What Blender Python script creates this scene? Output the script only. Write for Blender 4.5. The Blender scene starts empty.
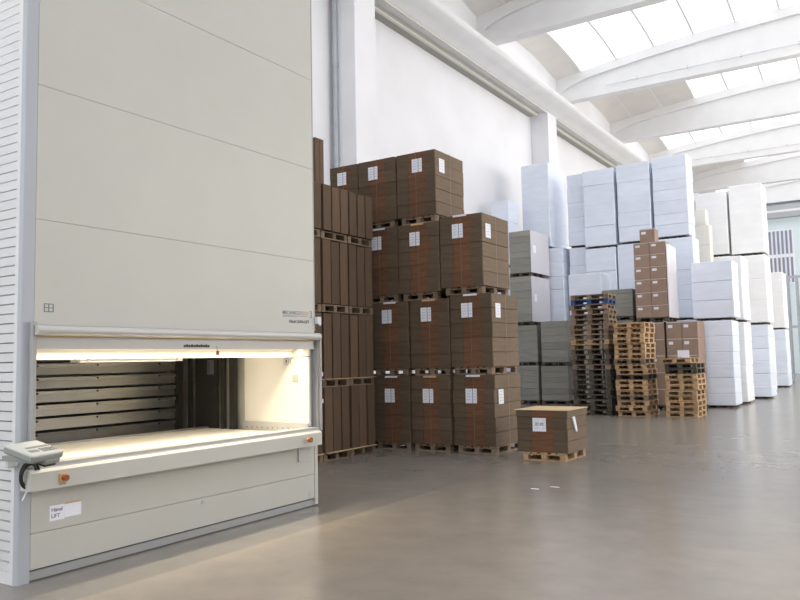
import bpy, math, random
from mathutils import Vector, Matrix

random.seed(7)
SC = bpy.context.scene
COL = SC.collection

# ------------------------------------------------------------------ camera
H = 1.8
right = Vector((0.84056276, 0.54132035, -0.02065241))
up = Vector((0.0601285, -0.05534328, 0.99665525))
fwd = Vector((-0.5383668, 0.83899308, 0.07906828))
cd = bpy.data.cameras.new('camera')
cam = bpy.data.objects.new('camera', cd)
COL.objects.link(cam)
cam.matrix_world = Matrix(((right.x, up.x, -fwd.x, 0), (right.y, up.y, -fwd.y, 0), (right.z, up.z, -fwd.z, H), (0, 0, 0, 1)))
cd.sensor_width = 36
cd.lens = 36 * 762.29 / 800
cd.clip_end = 200
SC.camera = cam

# ------------------------------------------------------------------ world, light, exposure
SC.view_settings.view_transform = 'Standard'
SC.view_settings.look = 'None'
SC.view_settings.gamma = 1
SC.view_settings.use_curve_mapping = False
SC.view_settings.exposure = 0.13
SKY_E = 0.90      # brightness of the daylight behind the roof lights
FILL_WIN_E = 4.1      # brightness of an unseen window band added for light from the right
FILL_BACK_E = 3.0     # brightness of an unseen rear window band added as fill light
LAMP_E = 3.0     # lamp in the storage machine
w = bpy.data.worlds.new('world'); SC.world = w; w.use_nodes = True
w.node_tree.nodes['Background'].inputs[0].default_value = (.75, .86, 1, 1)
w.node_tree.nodes['Background'].inputs[1].default_value = 1.0


# ------------------------------------------------------------------ helpers
def mat(name, col, rough=.6, metal=0, noise=0, nscale=8, bump=0, bscale=40, spec=.5, emit=None, estr=0,
        stretch=(1, 1, 1), rnd=0, coat=0):
    m = bpy.data.materials.new(name); m.use_nodes = True
    nt = m.node_tree; b = nt.nodes['Principled BSDF']
    b.inputs['Base Color'].default_value = (*col, 1)
    b.inputs['Roughness'].default_value = rough
    b.inputs['Metallic'].default_value = metal
    b.inputs['Specular IOR Level'].default_value = spec
    if coat: b.inputs['Coat Weight'].default_value = coat
    tc = nt.nodes.new('ShaderNodeTexCoord'); mp = nt.nodes.new('ShaderNodeMapping')
    mp.inputs['Scale'].default_value = stretch
    nt.links.new(tc.outputs['Object'], mp.inputs[0])
    last = None
    if noise:
        n = nt.nodes.new('ShaderNodeTexNoise'); n.inputs['Scale'].default_value = nscale; n.inputs['Detail'].default_value = 4
        nt.links.new(mp.outputs[0], n.inputs['Vector'])
        r = nt.nodes.new('ShaderNodeValToRGB')
        r.color_ramp.elements[0].position = .3; r.color_ramp.elements[1].position = .7
        r.color_ramp.elements[0].color = (*[max(0, c * (1 - noise)) for c in col], 1)
        r.color_ramp.elements[1].color = (*[min(1, c * (1 + noise)) for c in col], 1)
        nt.links.new(n.outputs[0], r.inputs[0]); last = r.outputs[0]
    if rnd:
        oi = nt.nodes.new('ShaderNodeObjectInfo'); h = nt.nodes.new('ShaderNodeHueSaturation')
        mr = nt.nodes.new('ShaderNodeMapRange'); mr.inputs[3].default_value = 1 - rnd; mr.inputs[4].default_value = 1 + rnd
        nt.links.new(oi.outputs['Random'], mr.inputs[0]); nt.links.new(mr.outputs[0], h.inputs['Value'])
        if last: nt.links.new(last, h.inputs['Color'])
        else: h.inputs['Color'].default_value = (*col, 1)
        last = h.outputs[0]
    if last: nt.links.new(last, b.inputs['Base Color'])
    if bump:
        n2 = nt.nodes.new('ShaderNodeTexNoise'); n2.inputs['Scale'].default_value = bscale; n2.inputs['Detail'].default_value = 5
        nt.links.new(mp.outputs[0], n2.inputs['Vector'])
        bp = nt.nodes.new('ShaderNodeBump'); bp.inputs['Strength'].default_value = bump; bp.inputs['Distance'].default_value = .02
        nt.links.new(n2.outputs[0], bp.inputs['Height']); nt.links.new(bp.outputs[0], b.inputs['Normal'])
    if emit:
        b.inputs['Emission Color'].default_value = (*emit, 1); b.inputs['Emission Strength'].default_value = estr
    return m


def floor_mat():
    m = bpy.data.materials.new('polished_concrete'); m.use_nodes = True
    nt = m.node_tree; b = nt.nodes['Principled BSDF']; N = nt.nodes.new; L = nt.links.new
    tc = N('ShaderNodeTexCoord')
    n1 = N('ShaderNodeTexNoise'); n1.inputs['Scale'].default_value = .55; n1.inputs['Detail'].default_value = 8; n1.inputs['Roughness'].default_value = .65
    n2 = N('ShaderNodeTexNoise'); n2.inputs['Scale'].default_value = 3; n2.inputs['Detail'].default_value = 5
    L(tc.outputs['Object'], n1.inputs['Vector']); L(tc.outputs['Object'], n2.inputs['Vector'])
    r1 = N('ShaderNodeValToRGB'); e = r1.color_ramp.elements
    e[0].position = .32; e[0].color = (.160, .146, .128, 1); e[1].position = .68; e[1].color = (.212, .192, .166, 1)
    L(n1.outputs[0], r1.inputs[0])
    r2 = N('ShaderNodeValToRGB'); e = r2.color_ramp.elements
    e[0].position = .3; e[0].color = (.88, .88, .88, 1); e[1].position = .65; e[1].color = (1.02, 1.02, 1.02, 1)
    L(n2.outputs[0], r2.inputs[0])
    mx = N('ShaderNodeMix'); mx.data_type = 'RGBA'; mx.blend_type = 'MULTIPLY'; mx.inputs[0].default_value = 1
    L(r1.outputs[0], mx.inputs[6]); L(r2.outputs[0], mx.inputs[7])
    # a paler, warmer area in front of the machine
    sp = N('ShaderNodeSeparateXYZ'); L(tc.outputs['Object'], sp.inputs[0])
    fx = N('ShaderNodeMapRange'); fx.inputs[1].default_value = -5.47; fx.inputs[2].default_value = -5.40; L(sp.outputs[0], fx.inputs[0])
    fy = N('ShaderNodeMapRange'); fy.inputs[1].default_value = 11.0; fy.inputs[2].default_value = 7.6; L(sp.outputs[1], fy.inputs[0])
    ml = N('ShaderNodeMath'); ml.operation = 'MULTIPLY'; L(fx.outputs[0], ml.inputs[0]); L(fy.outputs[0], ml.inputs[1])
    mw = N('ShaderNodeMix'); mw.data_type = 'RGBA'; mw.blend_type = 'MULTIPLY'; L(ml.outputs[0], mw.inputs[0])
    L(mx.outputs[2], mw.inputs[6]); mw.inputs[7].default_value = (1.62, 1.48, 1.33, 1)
    # joints
    def joint(sock, off, step):
        a = N('ShaderNodeMath'); a.operation = 'ADD'; a.inputs[1].default_value = off; L(sock, a.inputs[0])
        p = N('ShaderNodeMath'); p.operation = 'PINGPONG'; p.inputs[1].default_value = step / 2; L(a.outputs[0], p.inputs[0])
        c = N('ShaderNodeMath'); c.operation = 'LESS_THAN'; c.inputs[1].default_value = .012; L(p.outputs[0], c.inputs[0])
        return c.outputs[0]
    jy = joint(sp.outputs[1], -15.1, 6.0); 
    mm = N('ShaderNodeMath'); mm.operation = 'MAXIMUM'; L(jy, mm.inputs[0])
    ms = N('ShaderNodeMath'); ms.operation = 'MULTIPLY'; ms.inputs[1].default_value = .5; L(mm.outputs[0], ms.inputs[0])
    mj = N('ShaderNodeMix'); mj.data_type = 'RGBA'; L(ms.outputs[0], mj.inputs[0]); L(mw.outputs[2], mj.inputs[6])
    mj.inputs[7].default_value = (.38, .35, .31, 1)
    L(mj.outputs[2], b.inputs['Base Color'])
    rr = N('ShaderNodeMapRange'); rr.inputs[3].default_value = .20; rr.inputs[4].default_value = .28; L(n1.outputs[0], rr.inputs[0])
    L(rr.outputs[0], b.inputs['Roughness'])
    b.inputs['Specular IOR Level'].default_value = .55
    bp = N('ShaderNodeBump'); bp.inputs['Strength'].default_value = .008; bp.inputs['Distance'].default_value = .02
    L(n2.outputs[0], bp.inputs['Height']); L(bp.outputs[0], b.inputs['Normal'])
    return m


M = dict(
    floor=floor_mat(),
    wall=mat('white_painted_wall', (.79, .79, .82), .8, noise=.03, nscale=.6),
    beam=mat('white_painted_concrete', (.78, .78, .79), .75, noise=.03, nscale=1.2, bump=.1, bscale=6),
    roofp=mat('roof_panel', (.74, .71, .68), .8, noise=.04, nscale=1),
    railm=mat('grey_green_channel', (.36, .36, .32), .7),
    railp=mat('pale_channel_lip', (.66, .64, .58), .6),
    dark=mat('dark_gap', (.02, .02, .02), .8),
    sky=mat('daylight_panel', (.8, .8, .8), .5, emit=(.93, .96, 1), estr=SKY_E),
    win=mat('fill_window', (.8, .8, .8), .5, emit=(1, .96, .9), estr=FILL_WIN_E),
    fillwinb=mat('fill_window_cool', (.8, .8, .8), .5, emit=(.92, .955, 1), estr=FILL_BACK_E),
    seam=mat('skylight_seam', (.80, .80, .80), .6),
    endw=mat('end_wall_paint', (.70, .80, .84), .8),
    steel=mat('galvanised_steel', (.45, .48, .52), .45, .3),
    paint=mat('machine_beige_paint', (.535, .525, .475), .42, noise=.015, nscale=2),
    paintw=mat('machine_side_white', (.68, .68, .675), .5),
    post=mat('machine_blue_grey_post', (.43, .45, .485), .45),
    frame=mat('machine_grey_frame', (.36, .36, .355), .4, .1),
    bar=mat('machine_grey_bar', (.50, .49, .47), .35, .1),
    slot=mat('louvre_slot', (.16, .16, .16), .8),
    inwhite=mat('inner_cream_panel', (.80, .77, .70), .45),
    table=mat('extraction_tray_top', (.80, .77, .70), .4),
    tray=mat('tray_steel', (.33, .32, .30), .32, .7, noise=.06, nscale=3),
    tray2=mat('pale_grey_sticker', (.42, .42, .38), .6),
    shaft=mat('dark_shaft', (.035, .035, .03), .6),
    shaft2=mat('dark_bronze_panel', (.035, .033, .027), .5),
    led=mat('lamp_tube', (.9, .9, .9), .4, emit=(1, .85, .62), estr=LAMP_E),
    console=mat('console_shell', (.26, .275, .25), .45),
    consolet=mat('console_top', (.55, .56, .52), .45),
    key=mat('console_keys', (.22, .23, .22), .5),
    rubber=mat('black_rubber', (.012, .012, .012), .5),
    orange=mat('orange_plate', (.62, .36, .16), .5),
    brownk=mat('brown_red_knob', (.28, .08, .02), .4),
    ink=mat('ink', (.045, .045, .045), .7),
    inkred=mat('ink_red', (.50, .27, .22), .7),
    inkgrey=mat('ink_grey', (.20, .21, .25), .7),
    inkblue=mat('ink_blue', (.10, .14, .30), .7),
    paper=mat('white_paper', (.86, .87, .93), .6),
    cardE=mat('cardboard_edges', (.112, .077, .047), .85, noise=.22, nscale=9, stretch=(.25, .25, 7), bump=.25, bscale=30, rnd=.12),
    cardS=mat('cardboard_side', (.175, .122, .078), .8, noise=.10, nscale=6, stretch=(.4, .4, 3), bump=.15, bscale=30, rnd=.08),
    cardR=mat('cardboard_red_brown', (.155, .070, .034), .8, noise=.35, nscale=8, stretch=(.3, .3, 6), bump=.2, bscale=30, rnd=.15),
    cardV=mat('cardboard_upright', (.122, .076, .046), .85, noise=.16, nscale=9, stretch=(6, 6, .25), bump=.2, bscale=30, rnd=.16),
    sheet=mat('pale_cardboard_sheet', (.62, .45, .25), .75, noise=.06, nscale=3),
    carton=mat('carton', (.33, .225, .175), .75, noise=.06, nscale=3, rnd=.05),
    grey=mat('grey_carton', (.30, .295, .262), .8, noise=.14, nscale=6, stretch=(.3, .3, 6), rnd=.10),
    tape2=mat('plastic_strap', (.34, .29, .23), .4),
    linek=mat('label_print', (.58, .60, .68), .7),
    lineb=mat('label_blue_line', (.20, .24, .42), .7),
    tape=mat('tape', (.66, .62, .52), .4),
    strap=mat('strap', (.30, .24, .17), .45),
    white=mat('white_shrink_wrap', (.78, .84, .96), .32, noise=.04, nscale=2, stretch=(.6, .6, 2.5), bump=.55, bscale=3.2, rnd=.03, coat=.2),
    whiteb=mat('bright_shrink_wrap', (.92, .92, .93), .35, noise=.03, nscale=2, stretch=(.6, .6, 2.5), bump=.45, bscale=3.0, coat=.2),
    cream=mat('cream_carton', (.80, .77, .70), .6, noise=.03, nscale=2),
    wood=mat('pallet_wood', (.46, .30, .165), .8, noise=.22, nscale=10, stretch=(1, 1, 3), rnd=.22),
    wood2=mat('pallet_wood_aged_shaded', (.215, .155, .105), .85, noise=.22, nscale=10, rnd=.3),  # aged pallets; also stands in for shade under the brown loads
    wood3=mat('pallet_wood_dark', (.085, .072, .056), .85, noise=.25, nscale=10, rnd=.35),
    woodb=mat('pallet_blue', (.028, .07, .20), .7, noise=.15, nscale=8),
    girder=mat('grey_girder', (.42, .43, .46), .7),
    louv=mat('louvre_grey', (.25, .27, .36), .6),
    film=mat('clear_film', (.72, .70, .74), .25, bump=.5, bscale=4),
)


class MB:
    def __init__(s): s.v = []; s.f = []; s.mi = []; s.ms = []; s.sm = []
    def mid(s, m):
        m = M[m] if isinstance(m, str) else m
        if m not in s.ms: s.ms.append(m)
        return s.ms.index(m)
    def poly(s, vs, fs, m, smooth=False):
        o = len(s.v); i = s.mid(m); s.v += [tuple(v) for v in vs]
        for f in fs: s.f.append([o + k for k in f]); s.mi.append(i); s.sm.append(smooth)
        return s
    def box(s, a, b, m, T=None, bev=0):
        x0, y0, z0 = a; x1, y1, z1 = b
        if bev:
            d = bev   # box with chamfered vertical and top edges
            pr = [(x0 + d, y0), (x1 - d, y0), (x1, y0 + d), (x1, y1 - d), (x1 - d, y1), (x0 + d, y1), (x0, y1 - d), (x0, y0 + d)]
            cx, cy = (x0 + x1) / 2, (y0 + y1) / 2
            vs = []
            for z, k in ((z0, 0), (z0 + d, 1), (z1 - d, 1), (z1, 0)):
                for px, py in pr:
                    q = 0 if k else d * .7
                    vs.append((px + (q if px < cx else -q), py + (q if py < cy else -q), z))
            fs = [list(range(7, -1, -1)), list(range(24, 32))]
            for r in range(3):
                for i in range(8): fs.append([r * 8 + i, r * 8 + (i + 1) % 8, r * 8 + 8 + (i + 1) % 8, r * 8 + 8 + i])
        else:
            vs = [(x0, y0, z0), (x1, y0, z0), (x1, y1, z0), (x0, y1, z0), (x0, y0, z1), (x1, y0, z1), (x1, y1, z1), (x0, y1, z1)]
            fs = [[3, 2, 1, 0], [4, 5, 6, 7], [0, 1, 5, 4], [1, 2, 6, 5], [2, 3, 7, 6], [3, 0, 4, 7]]
        if T: vs = [tuple(T @ Vector(v)) for v in vs]
        return s.poly(vs, fs, m)
    def prism(s, prof, axis, a, b, m, smooth=False):
        """prof: list of 2-D points, counter-clockwise; extruded along axis from a to b"""
        n = len(prof)
        def P(u, v, t): return {'x': (t, u, v), 'y': (u, t, v), 'z': (u, v, t)}[axis]
        vs = [P(u, v, a) for u, v in prof] + [P(u, v, b) for u, v in prof]
        fs = [[i, (i + 1) % n, n + (i + 1) % n, n + i] for i in range(n)]
        s.poly(vs, fs, m, smooth)
        return s.poly(vs, [list(range(n - 1, -1, -1)), list(range(n, 2 * n))], m)
    def tube(s, pts, r, m, n=10):
        pts = [Vector(p) for p in pts]; rings = []
        for i, p in enumerate(pts):
            d = (pts[min(i + 1, len(pts) - 1)] - pts[max(i - 1, 0)]).normalized()
            q = d.to_track_quat('Z', 'Y')
            rings.append([p + q @ Vector((r * math.cos(2 * math.pi * k / n), r * math.sin(2 * math.pi * k / n), 0)) for k in range(n)])
        vs = [v for g in rings for v in g]; fs = []
        for i in range(len(pts) - 1):
            for k in range(n): fs.append([i * n + k, i * n + (k + 1) % n, (i + 1) * n + (k + 1) % n, (i + 1) * n + k])
        s.poly(vs, fs, m, True)
        L = (len(pts) - 1) * n
        return s.poly(vs, [list(range(n - 1, -1, -1)), list(range(L, L + n))], m)
    def mesh(s, name):
        me = bpy.data.meshes.new(name); me.from_pydata(s.v, [], s.f)
        for m in s.ms: me.materials.append(m)
        for p, i, q in zip(me.polygons, s.mi, s.sm): p.material_index = i; p.use_smooth = q
        me.update(); return me
    def build(s, name, parent=None, loc=None):
        return link(name, s.mesh(name), parent, loc)


def link(name, data, parent=None, loc=None):
    o = bpy.data.objects.new(name, data); COL.objects.link(o)
    if parent: o.parent = parent
    if loc: o.location = loc
    return o


def tag(o, label=None, cat=None, group=None, kind=None):
    if label: o['label'] = label
    if cat: o['category'] = cat
    if group: o['group'] = group
    if kind: o['kind'] = kind
    return o


def thing(name, label, cat, loc=(0, 0, 0), group=None):
    return tag(link(name, None, None, loc), label, cat, group)


def children(o): return [c for c in bpy.data.objects if c.parent == o]


def copy_tree(o, kids=None):
    c = o.copy(); COL.objects.link(c)
    for ch in (kids if kids is not None else children(o)):
        d = ch.copy(); COL.objects.link(d); d.parent = c
    return c


def text(parent, name, s, size, origin, xdir, ydir, m, align='LEFT', label=None):
    cu = bpy.data.curves.new(name, 'FONT'); cu.body = s; cu.size = size; cu.extrude = .0008; cu.align_x = align; cu.offset = .0008
    t = bpy.data.objects.new(name, cu); COL.objects.link(t)
    dg = bpy.context.evaluated_depsgraph_get(); dg.update()
    me = bpy.data.meshes.new_from_object(t.evaluated_get(dg)); bpy.data.objects.remove(t)
    me.materials.clear(); me.materials.append(M[m])
    x = Vector(xdir).normalized(); y = Vector(ydir).normalized(); z = x.cross(y)
    me.transform(Matrix(((x.x, y.x, z.x, origin[0]), (x.y, y.y, z.y, origin[1]), (x.z, y.z, z.z, origin[2]), (0, 0, 0, 1))))
    o = link(name, me, parent)
    if label: o['label'] = label
    return o


def struct(mb, name, label=None):
    o = mb.build(name); tag(o, label, None, None, 'structure'); return o


# ------------------------------------------------------------------ room shell
XW, XR, YB, YE = -14.3, 12.0, -12.0, 72.3
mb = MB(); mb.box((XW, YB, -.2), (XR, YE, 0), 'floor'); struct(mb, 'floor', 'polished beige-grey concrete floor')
mb = MB(); mb.box((XW - .3, YB, 0), (XW, YE, 13.9), 'wall')
mb.box((XW - .3, YB, 13.9), (-13.55, YE, 17.4), 'wall')
struct(mb, 'wall_left', 'tall white wall behind the stacks')
mb = MB()
mb.box((XR, YB, 0), (XR + .3, YE, 4), 'wall'); mb.box((XR, YB, 12), (XR + .3, YE, 17.4), 'wall')
mb.box((XR, YB, 4), (XR + .3, 16, 12), 'wall'); mb.box((XR, YE - 3, 4), (XR + .3, YE, 12), 'wall')
struct(mb, 'wall_right')
mb = MB(); mb.box((XR + .05, 16, 4), (XR + .1, YE - 3, 12), 'win')  # unseen glowing band, added to brighten the aisle-facing sides
struct(mb, 'window_1')
mb = MB(); mb.box((XW, YB - .3, 0), (XR, YB, 4), 'wall'); mb.box((XW, YB - .3, 12), (XR, YB, 17.4), 'wall'); struct(mb, 'wall_back')
mb = MB(); mb.box((XW, YB - .15, 4), (XR, YB - .1, 12), 'fillwinb'); struct(mb, 'window_2')  # unseen glowing band behind the camera, added to light the near faces
mb = MB(); mb.box((XW, YE, 0), (XR, YE + .3, 17.4), 'endw'); struct(mb, 'wall_front', 'pale blue end wall of the hall')
# end wall girder band
mb = MB(); mb.box((XW, YE - .6, 13.3), (XR, YE, 14.4), 'girder'); mb.box((XW, YE - .62, 13.75), (XR, YE - .6, 13.95), 'beam')
struct(mb, 'trim_1', 'grey girder across the end wall')


def roofz(x): return 16.85 - .0055 * x * x


BY = [-8.0 + 8.85 * i for i in range(8)]           # -8 ... 53.95 ; beams' near faces (4th..): 27.4, 36.25, 45.1, 53.95
BY = [27.4 + 8.85 * i for i in range(-4, 6)]
BW = .5
# roof panels and skylights
SEG = [-13.9, -12.25 + 0] + [-12.25 + 1.8 * k for k in range(1, 14)] + [XR]
wn = 3
mbc = MB(); skyb = []
for i in range(len(BY)):
    y0 = BY[i] + BW if i >= 0 else YB
    y1 = BY[i + 1] if i + 1 < len(BY) else YE
    if y1 - y0 < 1.5:
        mbc.box((-13.9, y0, 15.7), (XR, y1, 17.2), 'roofp'); continue
    opaque_to = -8.65 if (i % 2 == 1) else -12.25
    ms = MB(); K = 8
    for a, b in zip(SEG[:-1], SEG[1:]):
        isop = (a + b) / 2 < opaque_to or b > 10.3
        tgt = mbc if isop else ms
        g = .03
        vs = []; fs = []
        for j in range(K + 1):
            t = j / K; y = y0 + (y1 - y0) * t; dz = .38 * (1 - (2 * t - 1) ** 2)
            for x in (a + g, b - g):
                vs.append((x, y, roofz(x) + dz)); vs.append((x, y, roofz(x) + dz + .06))
        for j in range(K):
            p = j * 4; q = p + 4
            fs += [[p, q, q + 2, p + 2], [p + 1, p + 3, q + 3, q + 1], [p, p + 1, q + 1, q], [p + 2, q + 2, q + 3, p + 3]]
        tgt.poly(vs, fs, 'roofp' if isop else 'sky')
        # seam strip
        vs = []; fs = []
        for j in range(K + 1):
            t = j / K; y = y0 + (y1 - y0) * t; dz = .38 * (1 - (2 * t - 1) ** 2)
            for x in (b - g - .02, b + g + .02): vs.append((x, y, roofz(x) + dz - .015))
        for j in range(K): fs.append([j * 2, j * 2 + 2, j * 2 + 3, j * 2 + 1])
        (mbc if b < opaque_to else ms).poly(vs, fs, 'seam')
    struct(ms, 'window_%d' % wn, 'translucent white roof lights between two roof beams'); wn += 1
mbc.box((XW, YB, 17.4), (XR, YE, 17.6), 'roofp')
mbc.box((-13.9, YB, 15.7), (XR, BY[0], 17.2), 'roofp')
struct(mbc, 'ceiling', 'white arched roof panels')

# beams: curved top, recessed web with a rounded end
tn = 2


def beam(y):
    mb = MB()
    zb = 14.62
    xs = [-13.55, -13.2] + [-13.2 + 1.9 * (1 - math.cos(k * math.pi / 20)) for k in range(1, 11)] + [-9, -6, -3, 0, 3, 6, 9, XR]
    def inner(x):
        zt = roofz(x) - .42; zl = zb + .30; c = (zt + zl) / 2; h = (zt - zl) / 2
        if x <= -13.2: return c, c
        t = min(1, (x + 13.2) / 1.9); k = math.sqrt(max(0, 1 - (1 - t) ** 2))
        return c + h * k, c - h * k
    def strip(lo, hi, ya, yb, m):
        vs = []; fs = []
        for x in xs:
            a, b = lo(x), hi(x)
            vs += [(x, ya, a), (x, yb, a), (x, yb, b), (x, ya, b)]
        for i in range(len(xs) - 1):
            p = i * 4; q = p + 4
            fs += [[p, q, q + 1, p + 1], [p + 1, q + 1, q + 2, p + 2], [p + 2, q + 2, q + 3, p + 3], [p + 3, q + 3, q, p]]
        n = len(xs) * 4
        fs += [[0, 1, 2, 3], [n - 1, n - 2, n - 3, n - 4]]
        mb.poly(vs, fs, m)
    strip(lambda x: zb, lambda x: inner(x)[1], y, y + BW, 'beam')
    strip(lambda x: inner(x)[0], lambda x: roofz(x), y, y + BW, 'beam')
    strip(lambda x: zb + .06, lambda x: roofz(x) - .06, y + .16, y + BW - .16, 'beam')
    return mb


for y in BY:
    if y + BW > YE: continue
    struct(beam(y), 'trim_%d' % tn, 'white concrete roof beam with recessed web'); tn += 1
# conduits under two of the beams
for y in (36.25, 53.95):
    m_ = MB(); m_.tube([(-11.0, y - .06, 15.05), (XR - .2, y - .06, 15.05)], .045, 'beam', 8)
    for k in range(9): m_.box((-9.5 + 2.3 * k, y - .09, 15.0), (-9.44 + 2.3 * k, y + .0, 15.12), 'steel')
    struct(m_, 'trim_%d' % tn, 'thin white conduit along a roof beam'); tn += 1
# wall girder with flared face
mb = MB()
prof = [(XW, 13.73), (-13.4, 13.73), (-13.33, 13.78), (-12.95, 13.85), (-12.55, 13.93), (-12.4, 14.05), (-12.5, 14.2), (-12.95, 14.42), (-13.3, 14.75), (-13.55, 15.1), (XW, 15.1)]
mb.prism([(u, v) for u, v in prof][::1], 'y', YB, YE, 'beam', True)
struct(mb, 'trim_%d' % tn, 'white flared concrete girder along the left wall'); tn += 1
CYS = (2.6, 18.6, 34.55, 50.5)
for y in CYS:
    mb = MB(); mb.box((XW, y, 0), (-13.4, y + 1.15, 13.74), 'wall', bev=.02)
    struct(mb, 'trim_%d' % tn, 'white wall pillar'); tn += 1
for a, b in zip((YB,) + tuple(c + 1.15 for c in CYS), CYS + (YE,)):
    mb = MB(); mb.prism([(XW, 13.58), (-13.88, 13.58), (-13.80, 13.62), (-13.80, 13.73), (XW, 13.73)], 'y', a + .02, b - .25, 'railm')
    mb.box((-13.92, a + .02, 13.53), (-13.80, b - .25, 13.60), 'railp')
    mb.box((-13.5, a + .02, 13.68), (-13.42, b - .02, 13.735), 'railp')
    struct(mb, 'trim_%d' % tn, 'grey channel under the girder'); tn += 1
mb = MB(); mb.tube([(-14.12, 18.52, .0), (-14.12, 18.52, 13.7)], .085, 'steel', 12)
for z in (2, 5, 8, 11): mb.tube([(-14.12, 18.52, z), (-14.12, 18.52, z + .12)], .105, 'steel', 12)
tag(mb.build('downpipe'), 'grey-blue rain pipe in the corner of the nearest wall pillar', 'pipe')
mb = MB(); mb.box((-13.36, 34.4, 14.9), (-13.3, 34.6, 15.15), 'inkgrey')
# louvred window of the end wall
mb = MB()
mb.box((-8.5, YE - .1, 7.6), (-6.45, YE - .02, 12.35), 'paper')
for k in range(6):
    for z0, z1 in ((7.75, 9.9), (10.2, 12.2)):
        mb.box((-8.36 + .32 * k, YE - .13, z0), (-8.36 + .32 * k + .17, YE - .1, z1), 'louv')
struct(mb, 'window_%d' % wn, 'slatted window high in the end wall'); wn += 1
# rack frame standing at the end wall
r = thing('storage_rack', 'pale metal lattice rack upright at the far end wall', 'rack', (-4.75, 53.0, 0))
for x in (-.55, -.05, .45):
    m_ = MB(); m_.box((x, 0, 0), (x + .09, .09, 6.6), 'steel'); m_.build('upright', r)
    m_ = MB()
    for k in range(16): m_.box((x, .09, .2 + .4 * k), (x + .05, 1.0, .25 + .4 * k), 'louv')
    m_.box((x, 1.0, 0), (x + .09, 1.09, 6.6), 'steel'); m_.build('lattice', r)
for z in (3.3, 6.4):
    m_ = MB(); m_.box((-.55, -.02, z), (.6, .0, z + .16), 'steel'); m_.build('beam', r)

# ------------------------------------------------------------------ storage machine
XM = -6.21; Y0, Y1 = 3.80, 7.64; HM = 8.0; XB = -8.95
mc = thing('lift_storage_machine', 'large beige storage lift with an open lit extraction bay and slatted white side', 'machine', (0, 0, 0))
# shell (rear, right side, roof)
m_ = MB(); m_.box((XB, 3.72, 0), (XB + .05, Y1, HM), 'paintw'); m_.box((XB, Y1 - .03, 0), (XM - .06, Y1, .98), 'paint')
m_.box((XB, Y1 - .03, 1.9), (XM - .06, Y1, HM), 'paint')
m_.box((XB, 3.75, HM), (XM, Y1, HM + .05), 'paintw'); m_.build('housing', mc)
m_ = MB(); m_.box((XB, Y1 - .03, .98), (XM - .06, Y1, 1.9), 'paint'); m_.build('side_wall', mc)
# slatted left side
m_ = MB(); m_.box((XB, 3.73, .06), (XM - .06, 3.76, HM), 'slot')
z = .10; dz = .0835
while z < HM - .1:
    m_.prism([(3.73, z), (3.708, z + .005), (3.700, z + dz - .008), (3.73, z + dz - .006)][::-1], 'x', XB + .02, XM - .085, 'paintw')
    z += dz
m_.box((XB, 3.70, 0), (XM - .08, 3.73, .10), 'paintw')
m_.build('slatted_side_panel', mc)
m_ = MB(); m_.box((XM - .085, 3.69, 0), (XM - .03, 3.76, HM), 'paintw', bev=.006); m_.build('corner_post', mc)
m_ = MB(); m_.prism([(XM - .03, 3.69), (XM - .005, 3.71), (XM + .0, 3.722), (XM + .0, 3.818), (XM - .03, 3.818)], 'z', 0, HM, 'post'); m_.build('front_post', mc)
# upper cladding panels with thin seams
zs = [2.172, 3.10, 4.305, 5.50, 6.70, HM]
for a, b in zip(zs[:-1], zs[1:]):
    m_ = MB(); m_.box((XM - .04, 3.822, a + .001), (XM, Y1 - .012, b - .002), 'paint', bev=.002); m_.build('front_panel', mc)
m_ = MB(); m_.box((XM - .05, 3.818, 2.2), (XM - .015, Y1 - .012, HM), 'railm'); m_.build('backing', mc)
m_ = MB(); m_.box((XM - .04, Y1 - .012, 2.2), (XM + .004, Y1, HM), 'frame'); m_.build('edge_trim', mc)
# rounded bar over the bay
pr = [(XM, 2.168)] + [(XM + .07 + .043 * math.sin(t), 2.125 + .043 * math.cos(t)) for t in [k * math.pi / 8 for k in range(9)]] + [(XM, 2.083)]
m_ = MB(); m_.prism(pr[::-1], 'y', 3.80, 7.64, 'bar', True); m_.build('top_bar', mc)
m_ = MB(); m_.box((XM - .02, 3.82, 1.965), (XM + .01, 7.60, 2.08), 'bar'); m_.box((XM, 3.82, 2.070), (XM + .03, 7.60, 2.08), 'sheet'); l_ = m_.build('lintel', mc)
m_ = MB()
x_ = 5.47
for k in range(11): m_.box((XM + .01, x_, 1.985), (XM + .0125, x_ + .028, 2.008 + .006 * (k % 2)), 'ink'); x_ += .033
m_.build('printed_notice', mc)
m_ = MB(); m_.box((XM - .30, 3.80, 1.875), (XM - .27, 7.60, 2.2), 'inwhite'); m_.build('lamp_board', mc)
m_ = MB(); m_.box((XM - .44, 4.47, 1.845), (XM - .29, 5.72, 1.90), 'inwhite')
for y in (4.55, 5.64): m_.tube([(XM - .289, y, 1.872), (XM - .275, y, 1.872)], .012, 'frame', 8)
m_.build('sensor_housing', mc)
m_ = MB(); m_.tube([(XM - .15, 3.95, 2.04), (XM - .15, 7.50, 2.04)], .018, 'led', 10); m_.build('lamp_tube', mc)
def lamp(x, z, wx, pw, spread, ang):
    ld = bpy.data.lights.new('bay_lamp', 'AREA'); ld.shape = 'RECTANGLE'; ld.size = wx; ld.size_y = 3.5; ld.energy = pw
    ld.color = (1, .86, .64); ld.spread = math.radians(spread)
    lo = link('bay_lamp', ld, mc, (x, 5.72, z)); lo.rotation_euler = (0, ang, 0)
lamp(XM - .15, 2.02, .06, 34, 110, 0)
lamp(XM - .75, 2.50, .10, 24, 110, 0)
m_ = MB(); m_.box((XM - .30, 3.80, 2.10), (XM - .02, 7.60, 2.12), 'inwhite'); m_.build('lamp_reflector', mc)
m_ = MB(); m_.tube([(XM + .012, 5.93, 2.0), (XM + .02, 5.935, 1.96), (XM + .02, 5.94, 1.93)], .005, 'frame', 6)
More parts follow.
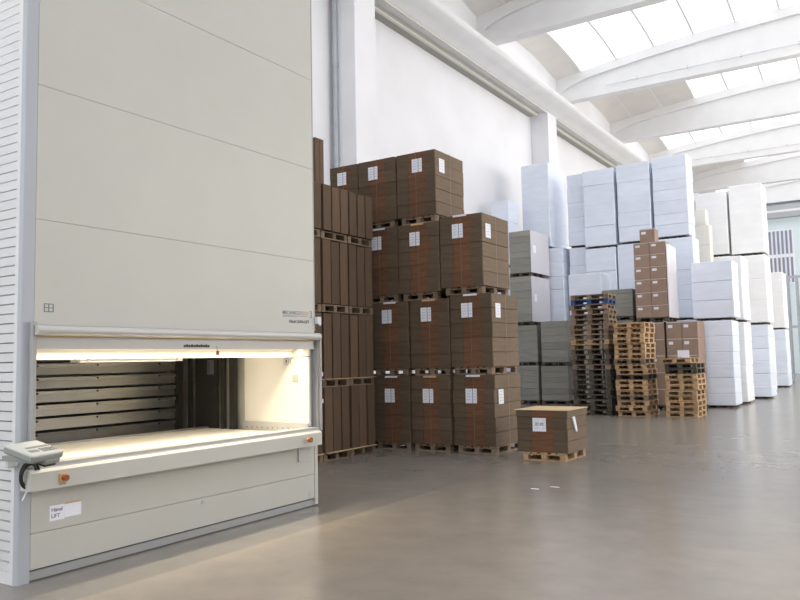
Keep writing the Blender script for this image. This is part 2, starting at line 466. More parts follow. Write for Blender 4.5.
m_.box((XM + .012, 5.925, 1.90), (XM + .028, 5.955, 1.945), 'brownk'); m_.build('key_tag', mc)
# bay side posts
m_ = MB()
for x0_, y0_, y1_ in ((XM - .06, 7.635, 7.65), (XM - .01, 7.64, 7.665), (XM + .02, 7.66, 7.685)):
    m_.box((x0_, y0_, .94), (x0_ + .05, y1_, 2.10), 'frame')
m_.build('bay_post', mc)
m_ = MB(); m_.box((XM + .0, 3.775, .95), (XM + .05, 3.825, 2.20), 'frame', bev=.008); m_.build('bay_post', mc)
m_ = MB(); m_.box((XM + .0, 7.70, 2.27), (XM + .03, 7.73, 2.38), 'film'); m_.box((XM - .05, 7.64, 2.29), (XM + .05, 7.71, 2.38), 'paintw'); m_.build('bracket', mc)
for z_ in (1.62, 1.28):
    m_ = MB(); m_.box((XM + .03, 7.69, z_), (XM + .07, 7.71, z_ + .05), 'film'); m_.build('hinge', mc)
# front shelf bar and lower cladding
m_ = MB(); m_.prism([(XM - .05, .775), (XM + .15, .775), (XM + .15, .925), (XM + .13, .945), (XM - .05, .945)], 'y', 3.725, 7.57, 'paint'); sh = m_.build('front_rail', mc)
m_ = MB(); m_.box((XM - .10, 3.83, .955), (XM + .08, 7.60, .985), 'frame'); m_.box((XM + .02, 3.83, .93), (XM + .09, 7.60, .957), 'bar'); m_.build('sill_strip', mc)
m_ = MB(); m_.box((XM - .05, 3.822, .400), (XM, 7.60, .79), 'paint', bev=.004); m_.build('lower_panel', mc)
m_ = MB(); m_.box((XM - .05, 3.822, .10), (XM, 7.60, .396), 'paint', bev=.004); m_.build('lower_panel', mc)
m_ = MB(); m_.box((XM - .04, 7.602, .02), (XM + .005, 7.66, .80), 'paint'); m_.build('end_trim', mc)
m_ = MB(); m_.box((XM - .2, 3.822, .0), (XM - .03, 7.60, .1), 'slot'); m_.box((XM - .06, 3.822, .012), (XM - .015, 7.62, .085), 'frame'); m_.build('plinth', mc)
m_ = MB(); m_.box((XM - .01, 7.28, .585), (XM + .02, 7.5, .775), 'bar'); m_.build('cover_plate', mc)
m_ = MB(); m_.box((XM, 7.48, .11), (XM + .006, 7.58, .20), 'bar', bev=.002); m_.build('cover_plate', mc)
# emergency button, right knob, screw
m_ = MB(); m_.box((XM + .15, 3.975, .815), (XM + .16, 4.055, .895), 'orange', bev=.003); e_ = m_.build('button_plate', mc)
m_ = MB(); m_.tube([(XM + .16, 4.025, .856), (XM + .195, 4.025, .856)], .026, 'brownk', 16); m_.build('emergency_button', e_)
m_ = MB(); m_.box((XM + .15, 3.985, .800), (XM + .155, 4.045, .808), 'inkgrey'); m_.build('button_caption', e_)
m_ = MB(); m_.tube([(XM + .15, 7.28, .86), (XM + .19, 7.28, .86)], .022, 'orange', 12); m_.tube([(XM + .19, 7.28, .86), (XM + .22, 7.28, .86)], .032, 'brownk', 12); m_.build('knob', mc)
m_ = MB(); m_.tube([(XM, 5.745, .348), (XM + .012, 5.745, .348)], .022, 'steel', 12); m_.build('lock', mc)
# stickers
m_ = MB(); m_.box((XM, 3.995, .475), (XM + .002, 4.135, .605), 'paper'); st = m_.build('sticker', mc)
text(st, 'sticker_text', 'Hänel', .046, (XM + .003, 4.008, .552), (0, 1, 0), (0, 0, 1), 'inkgrey')
text(st, 'sticker_text', 'LIFT', .046, (XM + .003, 4.008, .500), (0, 1, 0), (0, 0, 1), 'inkgrey')
m_ = MB(); m_.box((XM, 4.137, .485), (XM + .002, 4.30, .600), 'paper'); m_.box((XM, 4.140, .602), (XM + .003, 4.30, .612), 'orange'); m_.build('sticker', mc)
# square mark with a cross
m_ = MB()
for y in (3.91, 3.952, 3.994): m_.box((XM, y, 2.288), (XM + .002, y + .008, 2.362), 'inkgrey')
for zz in (2.288, 2.322, 2.356): m_.box((XM, 3.91, zz), (XM + .002, 4.002, zz + .007), 'inkgrey')
m_.build('window_mark', mc)
text(mc, 'maker_lettering', 'MECANICO', .064, (XM + .001, 7.02, 2.395), (0, 1, 0), (0, 0, 1), 'inkgrey')
text(mc, 'maker_lettering', 'TECH', .064, (XM + .001, 7.352, 2.395), (0, 1, 0), (0, 0, 1), 'inkred')
m_ = MB(); m_.box((XM, 7.02, 2.376), (XM + .002, 7.50, 2.381), 'inkgrey'); m_.box((XM, 7.02, 2.366), (XM + .002, 7.28, 2.371), 'inkgrey')
m_.box((XM, 7.56, 2.362), (XM + .002, 7.575, 2.45), 'inkgrey'); m_.box((XM, 7.54, 2.362), (XM + .002, 7.575, 2.372), 'inkgrey'); m_.box((XM, 7.54, 2.44), (XM + .002, 7.575, 2.45), 'inkgrey'); m_.build('lettering_rule', mc)
text(mc, 'model_lettering', 'Hänel LEAN-LIFT', .054, (XM + .001, 7.14, 2.292), (0, 1, 0), (0, 0, 1), 'ink')
# inside of the bay
m_ = MB(); m_.box((-7.34, 7.53, 1.0), (XM - .02, 7.56, 2.1), 'inwhite'); pn = m_.build('bay_side_panel', mc)
m_ = MB(); m_.box((-7.34, 7.50, .93), (XM - .02, 7.53, 1.035), 'bar')
for k in range(12): m_.box((-7.28 + .09 * k, 7.498, .955), (-7.26 + .09 * k, 7.5, .97), 'slot')
m_.build('perforated_rail', mc)
m_ = MB()
import math as _m
for cx in (-6.60, -6.49):
    for k in range(20):
        a = 2 * math.pi * k / 20; b = a + math.pi / 10
        m_.poly([(cx + .045 * math.cos(a), 7.529, 1.82 + .045 * math.sin(a)), (cx + .045 * math.cos(b), 7.529, 1.82 + .045 * math.sin(b)),
                 (cx + .039 * math.cos(b), 7.529, 1.82 + .039 * math.sin(b)), (cx + .039 * math.cos(a), 7.529, 1.82 + .039 * math.sin(a))], [[0, 1, 2, 3]], 'inkgrey')
m_.box((-6.61, 7.527, 1.80), (-6.59, 7.529, 1.84), 'ink')
for k in range(7): m_.box((-6.44 + .035 * k, 7.527, 1.868), (-6.412 + .035 * k, 7.529, 1.882), 'inkgrey')
m_.build('pictogram', pn)
m_ = MB(); m_.box((-6.50, 7.526, 1.55), (-6.40, 7.53, 1.65), 'tray2'); m_.build('grey_sticker', pn)
m_ = MB(); m_.box((-8.02, 3.822, .88), (XM - .09, 7.50, .925), 'table', bev=.006)
m_.box((-8.05, 3.822, .90), (-8.0, 7.50, .95), 'tray'); m_.build('extraction_table', mc)
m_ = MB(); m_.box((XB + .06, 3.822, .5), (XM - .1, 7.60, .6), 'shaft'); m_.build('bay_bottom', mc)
for k in range(8):
    zt = 1.972 - .163 * k + .04
    if zt < .75: break
    m_ = MB(); m_.box((-8.9, 3.9, zt - .132), (-8.5, 7.38, zt - .0), 'tray')
    m_.prism([(-8.5, zt - .045), (-8.478, zt - .042), (-8.475, zt - .002), (-8.5, zt)], 'y', 3.9, 7.38, 'tray')
    tr = m_.build('tray', mc)
    m_ = MB()
    for y in (5.27, 6.08, 7.05): m_.tube([(-8.478, y, zt - .025), (-8.466, y, zt - .025)], .013, 'rubber', 8)
    m_.build('latch', tr)
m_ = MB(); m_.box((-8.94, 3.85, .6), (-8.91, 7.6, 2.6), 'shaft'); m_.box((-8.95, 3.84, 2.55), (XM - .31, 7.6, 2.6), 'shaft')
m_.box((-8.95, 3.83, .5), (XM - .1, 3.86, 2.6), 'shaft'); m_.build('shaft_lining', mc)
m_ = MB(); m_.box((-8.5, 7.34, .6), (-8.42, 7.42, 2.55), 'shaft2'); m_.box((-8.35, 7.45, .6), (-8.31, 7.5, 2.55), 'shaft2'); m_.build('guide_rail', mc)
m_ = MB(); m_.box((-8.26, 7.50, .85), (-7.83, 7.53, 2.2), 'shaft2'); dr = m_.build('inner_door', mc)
m_ = MB(); m_.box((-8.02, 7.494, 1.66), (-7.89, 7.50, 1.86), 'inkgrey')
for k in range(6): m_.box((-8.01, 7.492, 1.69 + .025 * k), (-7.97, 7.494, 1.70 + .025 * k), 'ink')
m_.build('notice', dr)
m_ = MB(); m_.box((-7.72, 7.46, .6), (-7.68, 7.53, 2.2), 'shaft2'); m_.box((-7.56, 7.46, .6), (-7.47, 7.53, 2.2), 'shaft2'); m_.build('guide_rail', mc)
# control console on its arm
D = Vector((-5.667, 3.50, 1.115)); th_, ti_ = 1.923, .31
Cc = D + Vector((math.cos(th_), math.sin(th_), 0)) * .38
A = D + Vector((-math.sin(th_) * math.cos(ti_), math.cos(th_) * math.cos(ti_), math.sin(ti_))) * .282
ux = (Cc - D).normalized(); uy = (A - D); uy = (uy - ux * uy.dot(ux)); ly = uy.length; uy.normalize(); uz = ux.cross(uy)
if uz.z < 0: uz = -uz
T = Matrix(((ux.x, uy.x, uz.x, D.x), (ux.y, uy.y, uz.y, D.y), (ux.z, uy.z, uz.z, D.z), (0, 0, 0, 1)))
W_ = (Cc - D).length
m_ = MB(); m_.box((0, 0, -.062), (W_, ly, -.01), 'console', T, bev=.012); m_.box((.0, .0, -.018), (W_, ly, 0), 'consolet', T, bev=.008)
co = m_.build('control_console', mc)
m_ = MB()
m_.box((.10, ly * .50, 0), (.36, ly * .60, .003), 'key', T)
m_.box((.06, ly * .24, 0), (.16, ly * .38, .003), 'key', T)
for i in range(4):
    for j in range(2): m_.box((.19 + .045 * i, ly * (.18 + .13 * j), 0), (.225 + .045 * i, ly * (.28 + .13 * j), .004), 'key', T)
m_.build('keypad', co)
m_ = MB(); m_.box((W_ * .45, .0, -.10), (W_ * .95, .10, -.055), 'console', T, bev=.012); m_.box((W_ * .50, .01, -.118), (W_ * .85, .08, -.095), 'rubber', T); m_.build('hand_scanner', co)
m_ = MB(); m_.box((-6.26, 3.60, .98), (-6.20, 3.70, 1.08), 'paintw', bev=.01); m_.box((-6.24, 3.58, 1.04), (-5.80, 3.66, 1.08), 'console'); m_.build('console_arm', mc)
m_ = MB()
for rr, ph in ((.10, 0), (.085, .6), (.11, 1.1)):
    pts = [(-6.12 + .03 * math.sin(t + ph), 3.74 + rr * .62 * math.cos(t) + .01 * ph, .91 + rr * 1.05 * math.sin(t)) for t in [k * 2 * math.pi / 24 for k in range(25)]]
    m_.tube(pts, .010, 'rubber', 6)
m_.build('coiled_cable', mc)
m_ = MB(); m_.tube([(-6.17, 3.76, .82), (-6.165, 3.75, .76), (-6.17, 3.72, .70)], .006, 'paper', 6); m_.build('cable_end', mc)

# ------------------------------------------------------------------ pallets
def make_pallet(woods, hscale=1.0):
    """0.8 (x) by 1.2 (y) pallet at the origin corner"""
    root = link('wooden_pallet', None)
    h = .144 * hscale
    m_ = MB(); m_w = woods
    for x0, wd in ((0, .145), (.17, .10), (.3275, .145), (.53, .10), (.655, .145)):
        m_.box((x0, 0, h - .022), (x0 + wd, 1.2, h), m_w)
    m_.build('deck_boards', root)
    m_ = MB()
    for y0 in (0, .5275, 1.055): m_.box((0, y0, h - .044), (.8, y0 + .145, h - .022), m_w)
    m_.build('cross_boards', root)
    bm = MB(); bm.box((0, 0, .022), (.1, .145, h - .044), m_w); blk = bm.mesh('block')
    for x0 in (0, .35, .70):
        for y0 in (0, .5275, 1.055): link('block', blk, root, (x0, y0, 0))
    sm = MB(); sm.box((0, .1, 0), (.1, 1.1, .022), m_w); sk = sm.mesh('bottom_board')
    for x0 in (0, .35, .70): link('bottom_board', sk, root, (x0, 0, 0))
    for y0 in (0, 1.1):
        sm = MB(); sm.box((0, y0, 0), (.8, y0 + .1, .022), m_w); sm.build('bottom_board', root)
    return root


PAL = {}
for key, wd, hs in (('a', 'wood', 1), ('b', 'wood2', 1), ('c', 'wood3', 1), ('A', 'wood', 1.076), ('B', 'wood2', 1.076), ('C', 'wood3', 1.076), ('U', 'woodb', 1.076)):
    rt = make_pallet(wd, hs); PAL[key] = [rt, children(rt), False]


def pallet(key, x, y, z, label, group=None, rot=0, sx=1, sy=1, jx=0):
    rt, kids, used = PAL[key]
    if not used: o = rt; PAL[key][2] = True
    else: o = copy_tree(rt, kids)
    o.location = (x, y, z); o.rotation_euler = (0, 0, rot); o.scale = (sx, sy, 1)
    tag(o, label, 'pallet', group)
    return o


# ------------------------------------------------------------------ brown strapped cardboard loads
def layer_mesh(w_, d_, h_, seed):
    rd = random.Random(seed); m_ = MB()
    rd_ = random.Random(seed + 50); a, b = w_ * (.27 + .05 * rd_.random()), w_ * (.70 + .06 * rd_.random()); g = .004
    m_.box((0, 0, 0), (a, d_, h_ - g), 'cardE', bev=.006)
    m_.box((a, .004 + .004 * rd.random(), 0), (b, d_, h_ - g), 'cardR')
    m_.box((b, 0, 0), (w_ - .012, d_, h_ - g), 'cardE', bev=.006)
    m_.box((w_ - .012, .006, .003), (w_, d_ - .006, h_ - g - .003), 'cardS')
    return m_.mesh('cardboard_layer')


def paper_label(parent, x, y, z, w_, h_, face='y', mark=True):
    m_ = MB()
    if face == 'y':
        m_.box((x, y - .006, z), (x + w_, y - .003, z + h_), 'paper')
    else:
        m_.box((x, y, z), (x + .004, y + w_, z + h_), 'paper')
    o = m_.build('paper_label', parent)
    m_ = MB()
    if face == 'y':
        yy = y - .007
        if mark: m_.box((x + w_ * .60, yy, z), (x + w_ * .66, yy + .001, z + h_), 'lineb')
        for k in range(4):
            zz = z + h_ * (.82 - .2 * k)
            m_.box((x + w_ * .12, yy, zz), (x + w_ * (.48 - .06 * (k % 2)), yy + .001, zz + h_ * .05), 'linek')
            m_.box((x + w_ * .72, yy, zz), (x + w_ * .92, yy + .001, zz + h_ * .05), 'linek')
    else:
        for k in range(4):
            zz = z + h_ * (.82 - .2 * k)
            m_.box((x + .004, y + w_ * .2, zz), (x + .005, y + w_ * .8, zz + h_ * .05), 'linek')
    m_.build('printed_lines', o)
    return o


LAY = [layer_mesh(.88, 1.2, .267, s) for s in range(4)]


def brown_load(x, y, z, label, w_=.88, d_=1.2, n=5, h_=1.335, side=False, top=None, group=None, lx=.29):
    t = thing('strapped_cardboard_load', label, 'load', (x, y, z), group)
    rd = random.Random(int(x * 100 + z * 37))
    lh = h_ / n
    for k in range(n):
        o = link('cardboard_layer', LAY[rd.randrange(4)], t, (rd.uniform(-.008, .008), rd.uniform(-.010, .006), k * lh))
        o.scale = (w_ / .88, d_ / 1.2, lh / .267)
    for xx in (.5,):
        m_ = MB(); X = w_ * xx
        m_.box((X, -.012, .0), (X + .004, -.0105, h_ + .003), 'strap'); m_.box((X, -.012, h_), (X + .012, d_ + .01, h_ + .003), 'strap')
        m_.build('strap', t)
    m_ = MB(); Y = d_ * .5
    m_.box((w_ + .0085, Y, 0), (w_ + .010, Y + .008, h_ + .003), 'tape2'); m_.box((0, Y, h_), (w_ + .010, Y + .008, h_ + .003), 'tape2'); m_.build('strap', t)
    zl = h_ * (.60 if z < .5 else .68)
    xl = w_ * (lx + (.03 if z < .5 else 0))
    xl += rd.uniform(-.01, .02)
    paper_label(t, xl, -.012, zl, .24, .28)
    if side: paper_label(t, w_ + .009, .14, zl - .02, .22, .28, 'x')
    if top:
        m_ = MB(); m_.box((w_ * .33, -.018, h_ - .035), (w_ * .33 + .30, -.014, h_ + .004), 'paper' if top == 'w' else 'sheet')
        m_.box((w_ * .33, -.018, h_ + .001), (w_ * .33 + .30, .25, h_ + .004), 'paper' if top == 'w' else 'sheet'); m_.build('top_sheet', t)
    return t


YA = 13.1
LEV = [[0, 1.49, 3.01, 4.57], [0, 1.49, 3.01, 4.57], [0, 1.49, 3.01, 4.57], [0, 1.50, 3.06]]
names = ['on the floor', 'on the second level', 'on the third level', 'at the very top']
cols = [
    ('leftmost brown stack', [(-10.1, .86), (-10.12, .86), (-10.26, .86), (-10.17, .74)]),
    ('second brown stack from the left', [(-9.09, .87), (-9.10, .88), (-9.33, .88), (-9.40, .94)]),
    ('third brown stack from the left', [(-8.18, .89), (-8.17, .90), (-8.42, .96), (-8.42, .92)]),
    ('rightmost brown stack, nearest the aisle', [(-7.22, .89), (-7.24, .90), (-7.43, .93)]),
]
for ci, (cn, L) in enumerate(cols):
    for k, (x, wd) in enumerate(L):
        z = LEV[ci][k]; hz = (LEV[ci] + [6.05 if ci < 3 else 4.63])[k + 1] - z - .151; last = (ci == 3) or (ci == 2 and k == 3)
        if ci > 0 or k < 4:
            pallet('b', x + wd / 2 - .40 + .02 * ((k + ci) % 2), YA + .03, z, 'wooden pallet %s of the %s' % (names[k], cn), 'pallets under the brown loads')  # darker wood here: shade between the loads put into the colour
        brown_load(x, YA, z + .145, 'strapped load %s of the %s' % (names[k], cn), wd, 1.2, 5, hz, side=last, lx=.42 if (ci == 2 and k == 3) else .29,
                   top=('w' if ci in (1, 3) else 's') if k < 3 else None, group='brown strapped cardboard loads')

# front pallet load
t = thing('strapped_cardboard_load', 'low brown cardboard load with a pale top sheet standing alone in front', 'load', (-5.71, 12.68, .144))
for k in range(3):
    o = link('cardboard_layer', LAY[k], t, (.006 * (k % 2), -.006 * (k % 2), k * .205)); o.scale = (.94 / .88, .98 / 1.2, .205 / .267)
o = link('cardboard_layer', LAY[3], t, (-.008, -.01, .615)); o.scale = (.96 / .88, 1.0 / 1.2, .115 / .267)
m_ = MB(); m_.box((-.03, -.03, .73), (.97, 1.01, .742), 'sheet'); m_.build('top_sheet', t)
o = paper_label(t, .31, -.02, .365, .25, .235, mark=False)
text(o, 'label_text', '07.89', .07, (.36, -.0275, .47), (1, 0, 0), (0, 0, 1), 'inkgrey')
o = MB(); o.prism([(.20, .60), (.30, .62), (.42, .36), (.36, .34)], 'x', .945, .97, 'paper'); o.build('loose_label', t)
pallet('a', -5.60, 12.66, 0, 'light wooden pallet under the lone low cardboard load in front', sx=.97, sy=.86)
sc = MB(); sc.box((-4.30, 9.93, .0005), (-4.19, 9.97, .003), 'paper'); tag(sc.build('paper_scrap'), 'small white paper scrap on the floor, left one', 'scrap')
sc = MB(); sc.box((-4.12, 10.19, .0005), (-3.99, 10.22, .003), 'paper'); tag(sc.build('paper_scrap'), 'small white paper scrap on the floor, right one', 'scrap')

# ------------------------------------------------------------------ upright cardboard bundles
def bundle_mesh(w_, d_, h_, seed):
    rd = random.Random(seed); m_ = MB(); n = 1; y = 0
    for k in range(n):
        tkn = w_ / n
        dx = rd.uniform(-.012, .008); dz = rd.uniform(-.02, 0)
        m_.box((0, y + .0008, 0), (d_ + dx * .5, y + tkn - .0008, h_ + dz), 'cardV', bev=.002); y += tkn
    return m_.mesh('cardboard_bundle')


LZ = [(0, .145, 1.335), (1.335, 1.48, 2.71), (2.72, 2.865, 4.08), (4.09, 4.235, 5.11)]
XL = -9.9; DL = 1.2
BM = {}
order = ['first', 'second', 'third']
colname = ['the right-hand pallet', 'the middle pallet', 'the machine-side pallet']
lname = ['on the floor level', 'one level up', 'two levels up', 'on the top level']
for li, (zp, zb_, zt) in enumerate(LZ):
    for ci, yc in enumerate((12.60, 11.77, 10.94)):
        y_lo = yc - .80
        pl = pallet('b', XL - .04, y_lo + .0, zp, 'pallet under upright bundles, %s, %s' % (lname[li], colname[ci]), 'pallets under the upright bundles', sx=1.5, sy=.8 / 1.2)
        for b in range(3):
            key = (li, b)
            if key not in BM: BM[key] = bundle_mesh(.232, DL - .02, zt - zb_ - .014, li * 7 + b)
            o = link('cardboard_bundle', BM[key], None, (XL + random.uniform(-.01, .015) + (.03 if li == 3 else 0), y_lo + .01 + b * .265, zb_ + .012))
            tag(o, 'upright cardboard bundle, %s from the right on %s, %s' % (order[2 - b], colname[ci], lname[li]), 'cardboard bundle', 'upright cardboard bundles')
        if li in (0, 1):
            m_ = MB(); dy = random.uniform(-.02, .02); m_.box((XL + .05, y_lo + .02 + dy, zb_ + .001), (XL + DL + .05 + dy, y_lo + .78 + dy, zb_ + .011), 'sheet')
            tag(m_.build('cardboard_sheet'), 'pale sheet under the upright bundles, %s, %s' % (lname[li], colname[ci]), 'cardboard sheet', 'pale sheets under the bundles')
for k in range(2):
    o = link('cardboard_bundle', bundle_mesh(.12, 1.0, .88, 90 + k), None, (XL + .12, 10.88 + k * .13, 5.115))
    tag(o, 'narrow upright cardboard bundle on top of the upright bundles, %s one' % ('left' if k == 0 else 'right'), 'cardboard bundle')

# ------------------------------------------------------------------ pallet stacks
def stack(x, y, n, keys, label, kind, seed, wd=1.0):
    rd = random.Random(seed); h = .155
    for k in range(n):
        key = keys(k)
        jx, jy = rd.uniform(-.03, .03), rd.uniform(-.04, .04)
        if n == 11 and k == 10: jx = -.14
        if kind == 'long':      # 1.2 m side faces the front
            o = pallet(key, x + 1.2 + jx, y + jy, k * h, label % k_name(k, n), 'pallets of the ' + label.split('the ')[-1], rot=math.pi / 2)
        else:
            o = pallet(key, x + jx, y + jy, k * h, label % k_name(k, n), 'pallets of the ' + label.split('the ')[-1], sx=wd)


def k_name(k, n):
    if k == 0: return 'bottom'
    if k == n - 1: return 'topmost'
    return ['', '', 'second', 'third', 'fourth', 'fifth', 'sixth', 'seventh', 'eighth', 'ninth', 'tenth', 'eleventh', 'twelfth', 'thirteenth',
            'fourteenth', 'fifteenth', 'sixteenth', 'seventeenth', 'eighteenth', 'nineteenth', 'twentieth', 'twenty-first', 'twenty-second', 'twenty-third'][k + 1] + ' from below'


stack(-8.42, 23.0, 24, lambda k: 'U' if k == 22 else ('B' if k in (9, 13, 15, 16, 19, 20, 23) else ('A' if k == 14 else 'C' if k < 15 else 'B')), 'wooden pallet, %s of the tall dark left stack', 'long', 1)
stack(-7.04, 22.9, 18, lambda k: 'C' if k == 7 else ('B' if k in (3, 10) else 'A'), 'wooden pallet, %s of the middle light brown stack', 'short', 2, 1.14)
stack(-5.62, 23.0, 11, lambda k: 'C' if k in (8, 9) else 'A', 'wooden pallet, %s of the low right stack', 'short', 3, 1.10)
m_ = MB(); m_.box((-5.30, 23.3, 1.706), (-4.98, 23.33, 1.93), 'paper'); m_.box((-5.24, 23.29, 1.72), (-5.22, 23.30, 1.74), 'inkgrey')
m_.box((-5.30, 23.3, 1.706), (-4.98, 23.5, 1.712), 'paper')
tag(m_.build('paper_sheet'), 'white paper sheet propped on top of the low pallet stack', 'paper')

# ------------------------------------------------------------------ grey and white loads at the back
def layered(name, label, cat, x0, x1, y0, y1, z0, z1, n, m, part, group=None, jit=.012, g=.006, taper=0):
    t = thing(name, label, cat, (x0, y0, z0), group)
    rd = random.Random(int(abs(x0 * 31 + y0 * 17 + z0 * 11) * 10))
    w_, d_, h_ = x1 - x0, y1 - y0, z1 - z0
    hs = [rd.uniform(.8, 1.2) for _ in range(n)]; s_ = sum(hs); z = 0
    for k in range(n):
        hh = h_ * hs[k] / s_
        a, b = rd.uniform(0, jit), rd.uniform(0, jit)
        mb = MB(); mb.box((a, b, z), (w_ - rd.uniform(0, jit), d_ - rd.uniform(0, jit), z + hh - g), m, bev=.02 if m.startswith('white') else .008)
        mb.build(part, t)
        z += hh
    return t


def bpallet(x0, x1, y0, y1, z, label, key='c', h=None):
    return pallet(key, x0, y0, z, label, None, sx=(x1 - x0) / .8, sy=(y1 - y0) / 1.2)


# grey carton stacks
GS = [(-12.55, -11.62, 28.0, 0, 1.5, 'behind the brown stacks on the floor, left one'), (-12.50, -11.62, 28.0, 1.5, 3.08, 'behind the brown stacks on the second level, left one'),
      (-11.52, -10.42, 28.0, 0, 1.47, 'on the floor beside the tall dark pallets'), (-11.48, -10.38, 28.0, 1.47, 3.20, 'on the second level beside the tall dark pallets'),
      (-12.72, -11.80, 28.0, 3.08, 5.03, 'third level under the topmost grey load'), (-12.70, -11.78, 28.0, 5.03, 6.86, 'topmost, against the white wall'),
      (-8.42, -7.35, 26.2, 0, 3.02, 'low behind the pallet stacks'), (-8.42, -7.35, 26.2, 3.02, 4.10, 'behind the blue pallet, left of the brown carton tower')]
for x0, x1, y0, z0, z1, l in GS:
    bpallet(x0, x1, y0, y0 + 1.25, z0, 'pallet under grey load ' + l)
    t = layered('grey_cardboard_load', 'grey cardboard load ' + l, 'load', x0, x1, y0, y0 + (1.9 if z0 > 3.0 and x0 < -12 else 1.25), z0 + .145, z1, 6, 'grey', 'cardboard_layer', 'grey cardboard loads')
    if z0 > 3.0 and x0 < -12:
        mb = MB(); mb.box((x1 - x0 + .001, .0, 0), (x1 - x0 + .012, 1.9, z1 - z0 - .15), 'film'); mb.build('side_wrap', t)
        mb = MB(); mb.box((x1 - x0 + .012, .25, .8), (x1 - x0 + .016, .5, 1.1), 'paper'); mb.build('paper_label', t)
mb = MB(); mb.box((-12.2, 27.97, 1.70), (-11.75, 27.99, 1.78), 'paper')

WL = [  # x0,x1,y0,y1,z0,z1,layers,mat,label
    (-12.95, -11.70, 30.0, 32.0, 6.35, 10.0, 1, 'white', 'white wrapped load, topmost, tallest at the far left'),
    (-12.60, -11.20, 30.0, 31.9, 3.15, 6.3, 5, 'white', 'white wrapped load right of the topmost grey load'),
    (-12.60, -11.20, 30.0, 31.9, 0, 3.1, 5, 'white', 'white wrapped load on the floor behind the grey cardboard'),
    (-11.05, -10.30, 30.3, 31.6, 6.3, 9.38, 5, 'white', 'narrow white wrapped load at the top, second from the left'),
    (-11.05, -10.30, 30.3, 31.6, 3.15, 6.25, 4, 'white', 'narrow white wrapped load below the narrow top one'),
    (-11.05, -10.30, 30.3, 31.6, 0, 3.1, 4, 'white', 'narrow white wrapped load on the floor behind the grey cardboard'),
    (-10.25, -8.96, 30.0, 31.3, 6.15, 9.36, 4, 'white', 'white wrapped load at the top, third from the left'),
    (-10.25, -9.0, 30.0, 31.3, 3.1, 6.1, 3, 'white', 'white wrapped load behind the small load on the pallets'),
    (-10.25, -9.0, 30.0, 31.3, 0, 3.05, 4, 'white', 'white wrapped load on the floor behind the tall dark pallets'),
    (-8.86, -7.55, 30.0, 31.3, 6.2, 9.40, 5, 'white', 'white wrapped load at the top, directly above the grey cartons'),
    (-8.95, -7.60, 30.0, 31.3, 3.1, 6.2, 1, 'white', 'white wrapped load left of the brown carton tower'),
    (-8.95, -7.60, 30.0, 31.3, 0, 3.05, 4, 'white', 'white wrapped load on the floor behind the middle pallets'),
    (-7.46, -6.16, 30.0, 31.1, 6.25, 9.46, 7, 'white', 'white wrapped load at the top, above the brown carton tower'),
    (-7.40, -6.05, 30.0, 31.1, 3.1, 6.15, 5, 'white', 'white wrapped load right behind the brown carton tower'),
    (-7.40, -6.05, 30.0, 31.1, 0, 3.05, 5, 'white', 'white wrapped load on the floor behind the brown cartons'),
    (-9.66, -8.46, 26.3, 27.4, 3.15, 4.74, 2, 'white', 'small white wrapped load behind the tall dark pallet stack'),
    (-9.45, -8.50, 26.3, 27.4, 0, 3.1, 4, 'grey', 'grey load on the floor hidden by the dark pallets'),
    (-6.35, -5.62, 28.6, 29.8, 0, 2.95, 5, 'white', 'white wrapped load between the brown cartons and the wide overhanging load'),
    (-5.45, -4.40, 27.25, 28.5, 0, 2.88, 6, 'white', 'white wrapped load on the floor carrying the wide overhanging load'),
    (-5.64, -4.30, 27.25, 28.4, 2.92, 4.92, 3, 'white', 'wide white wrapped load overhanging the one below'),
    (-5.10, -4.35, 29.4, 30.9, 0, 2.90, 4, 'whiteb', 'white wrapped load on the floor just behind the overhanging pair'),
    (-5.10, -4.33, 29.4, 30.9, 2.92, 5.3, 3, 'whiteb', 'white wrapped load on the second level behind the overhanging load'),
    (-4.84, -4.02, 33.0, 34.5, 0, 2.90, 6, 'white', 'white wrapped load on the floor along the aisle, middle column'),
    (-5.1, -3.98, 33.0, 34.5, 2.92, 5.66, 3, 'whiteb', 'bright white wrapped load on the second level along the aisle'),
    (-5.22, -3.98, 33.0, 34.3, 5.7, 8.58, 1, 'whiteb', 'bright white wrapped load topmost along the aisle'),
    (-6.50, -5.28, 33.0, 34.3, 5.75, 8.42, 1, 'whiteb', 'bright white wrapped load topmost, left of the aisle column'),
    (-6.50, -5.28, 33.0, 34.3, 2.9, 5.7, 3, 'whiteb', 'bright white wrapped load on the second level behind the overhanging load, left'),
    (-6.50, -5.28, 33.0, 34.3, 0, 2.88, 4, 'whiteb', 'white wrapped load on the floor behind the front white loads'),
    (-5.15, -4.62, 38.5, 40.0, 0, 2.9, 5, 'whiteb', 'narrow white wrapped load on the floor behind the middle aisle column'),
    (-5.55, -4.55, 44.0, 45.6, 0, 2.95, 5, 'white', 'white wrapped load on the floor at the far end of the aisle'),
    (-5.75, -4.55, 44.0, 45.6, 3.0, 6.0, 1, 'whiteb', 'white wrapped load on the second level at the far end of the aisle'),
    (-13.65, -12.85, 28.4, 29.4, 5.5, 8.3, 3, 'white', 'pale load just above the brown stacks against the wall'),
    (-13.65, -12.85, 28.4, 29.4, 0, 2.7, 3, 'white', 'white load on the floor in the corner behind the brown stacks'),
    (-13.65, -12.85, 28.4, 29.4, 2.75, 5.45, 3, 'white', 'white load on the second level behind the brown stacks'),
]
for x0, x1, y0, y1, z0, z1, n, mm, l in WL:
    for q in WL:
        if 0 < q[4] - z1 < .2 and q[0] < x1 and q[1] > x0 and abs(q[2] - y0) < .5: z1 = q[4]
    p_ = bpallet(x0 + .10, x1 - .14, y0 + .08, y1 - .08, z0, 'pallet under ' + l); p_.scale[2] = .6
    t = layered('wrapped_load', l, 'load', x0, x1, y0, y1, z0 + .0875, z1, n, mm, 'wrapped_layer', 'white wrapped loads', .018, .004)

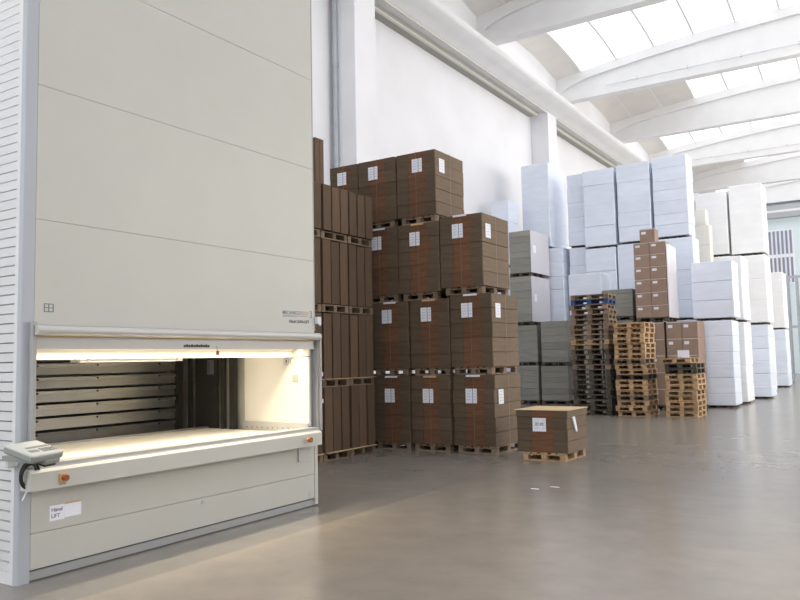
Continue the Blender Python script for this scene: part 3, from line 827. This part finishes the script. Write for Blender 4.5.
# cream narrow cartons in front of the bright top loads
t = thing('cream_carton_tower', 'narrow tower of cream cartons under the bright top loads', 'cartons', (-6.33, 31.6, 2.9))
z = 0
for k in range(6):
    mb = MB(); h_ = .80 if k < 5 else .62; w2 = .58 if k < 5 else .46
    mb.box((0, 0, z), (w2, .6, z + h_ - .01), 'cream', bev=.01); o = mb.build('carton', t); z += h_
layered('wrapped_load', 'white wrapped load on the floor under the cream cartons', 'load', -6.2, -5.45, 31.5, 32.6, 0, 2.88, 4, 'whiteb', 'wrapped_layer', 'white wrapped loads')

# brown carton stacks
CM = {}
def carton(x, y, z, w_, d_, h_, label, group='brown cartons', tapex=.5, cat='carton'):
    key = (round(w_, 2), round(d_, 2), round(h_, 2))
    if key not in CM:
        a = MB(); a.box((0, 0, 0), (w_, d_, h_), 'carton', bev=.006)
        b = MB(); b.box((w_ * .12, -.003, h_ * .62), (w_ * .42, -.001, h_ * .80), 'paper')
        c = MB(); c.box((0, -.0015, h_ * .93), (w_, -.0005, h_ * .97), 'tape')
        CM[key] = (a.mesh('carton'), b.mesh('paper_label'), c.mesh('tape'))
    a, b, c = CM[key]
    t = tag(link('carton', a, None, (x, y, z)), label, cat, group)
    link('paper_label', b, t); link('tape', c, t)
    return t


rows = ['bottom', 'second', 'third', 'fourth', 'fifth', 'sixth']
bpallet(-7.2, -6.15, 26.0, 27.2, 2.92, 'pallet under the brown carton tower')
z = 3.065
hh = [.42, .44, .44, .42, .42, .40]
for k in range(6):
    for s in range(2):
        carton(-7.20 + .53 * s + random.uniform(0, .006), 26.0 + random.uniform(-.01, .01), z, .52, .55, hh[k] - .004,
               'brown carton, %s half, %s row of the carton tower' % ('left' if s == 0 else 'right', rows[k]))
    z += hh[k]
carton(-6.98, 26.05, z, .50, .5, .46, 'single brown carton topping the carton tower')
mb = MB(); mb.box((-6.125, 26.0, 3.05), (-6.10, 27.3, 5.5), 'film'); mb.box((-7.2, 26.56, 3.07), (-6.13, 27.3, 5.3), 'white', bev=.01)
tag(mb.build('film_wrapped_stack'), 'film wrapped stack behind the brown carton tower', 'load')
# cartons on the floor level
for nm, x0, nx in (('left', -7.32, 2), ('right', -6.26, 2)):
    bpallet(x0, x0 + 1.0, 26.0, 27.15, 0, 'pallet under the %s brown cartons behind the low pallet stack' % nm)
    z = .15
    for k in range(5):
        for s in range(nx):
            carton(x0 + .02 + .50 * s, 26.0, z, .49, 1.1, .545, 'brown carton, %s column, %s row of the %s cartons behind low pallets' % ('left' if s == 0 else 'right', rows[k], nm))
        z += .549
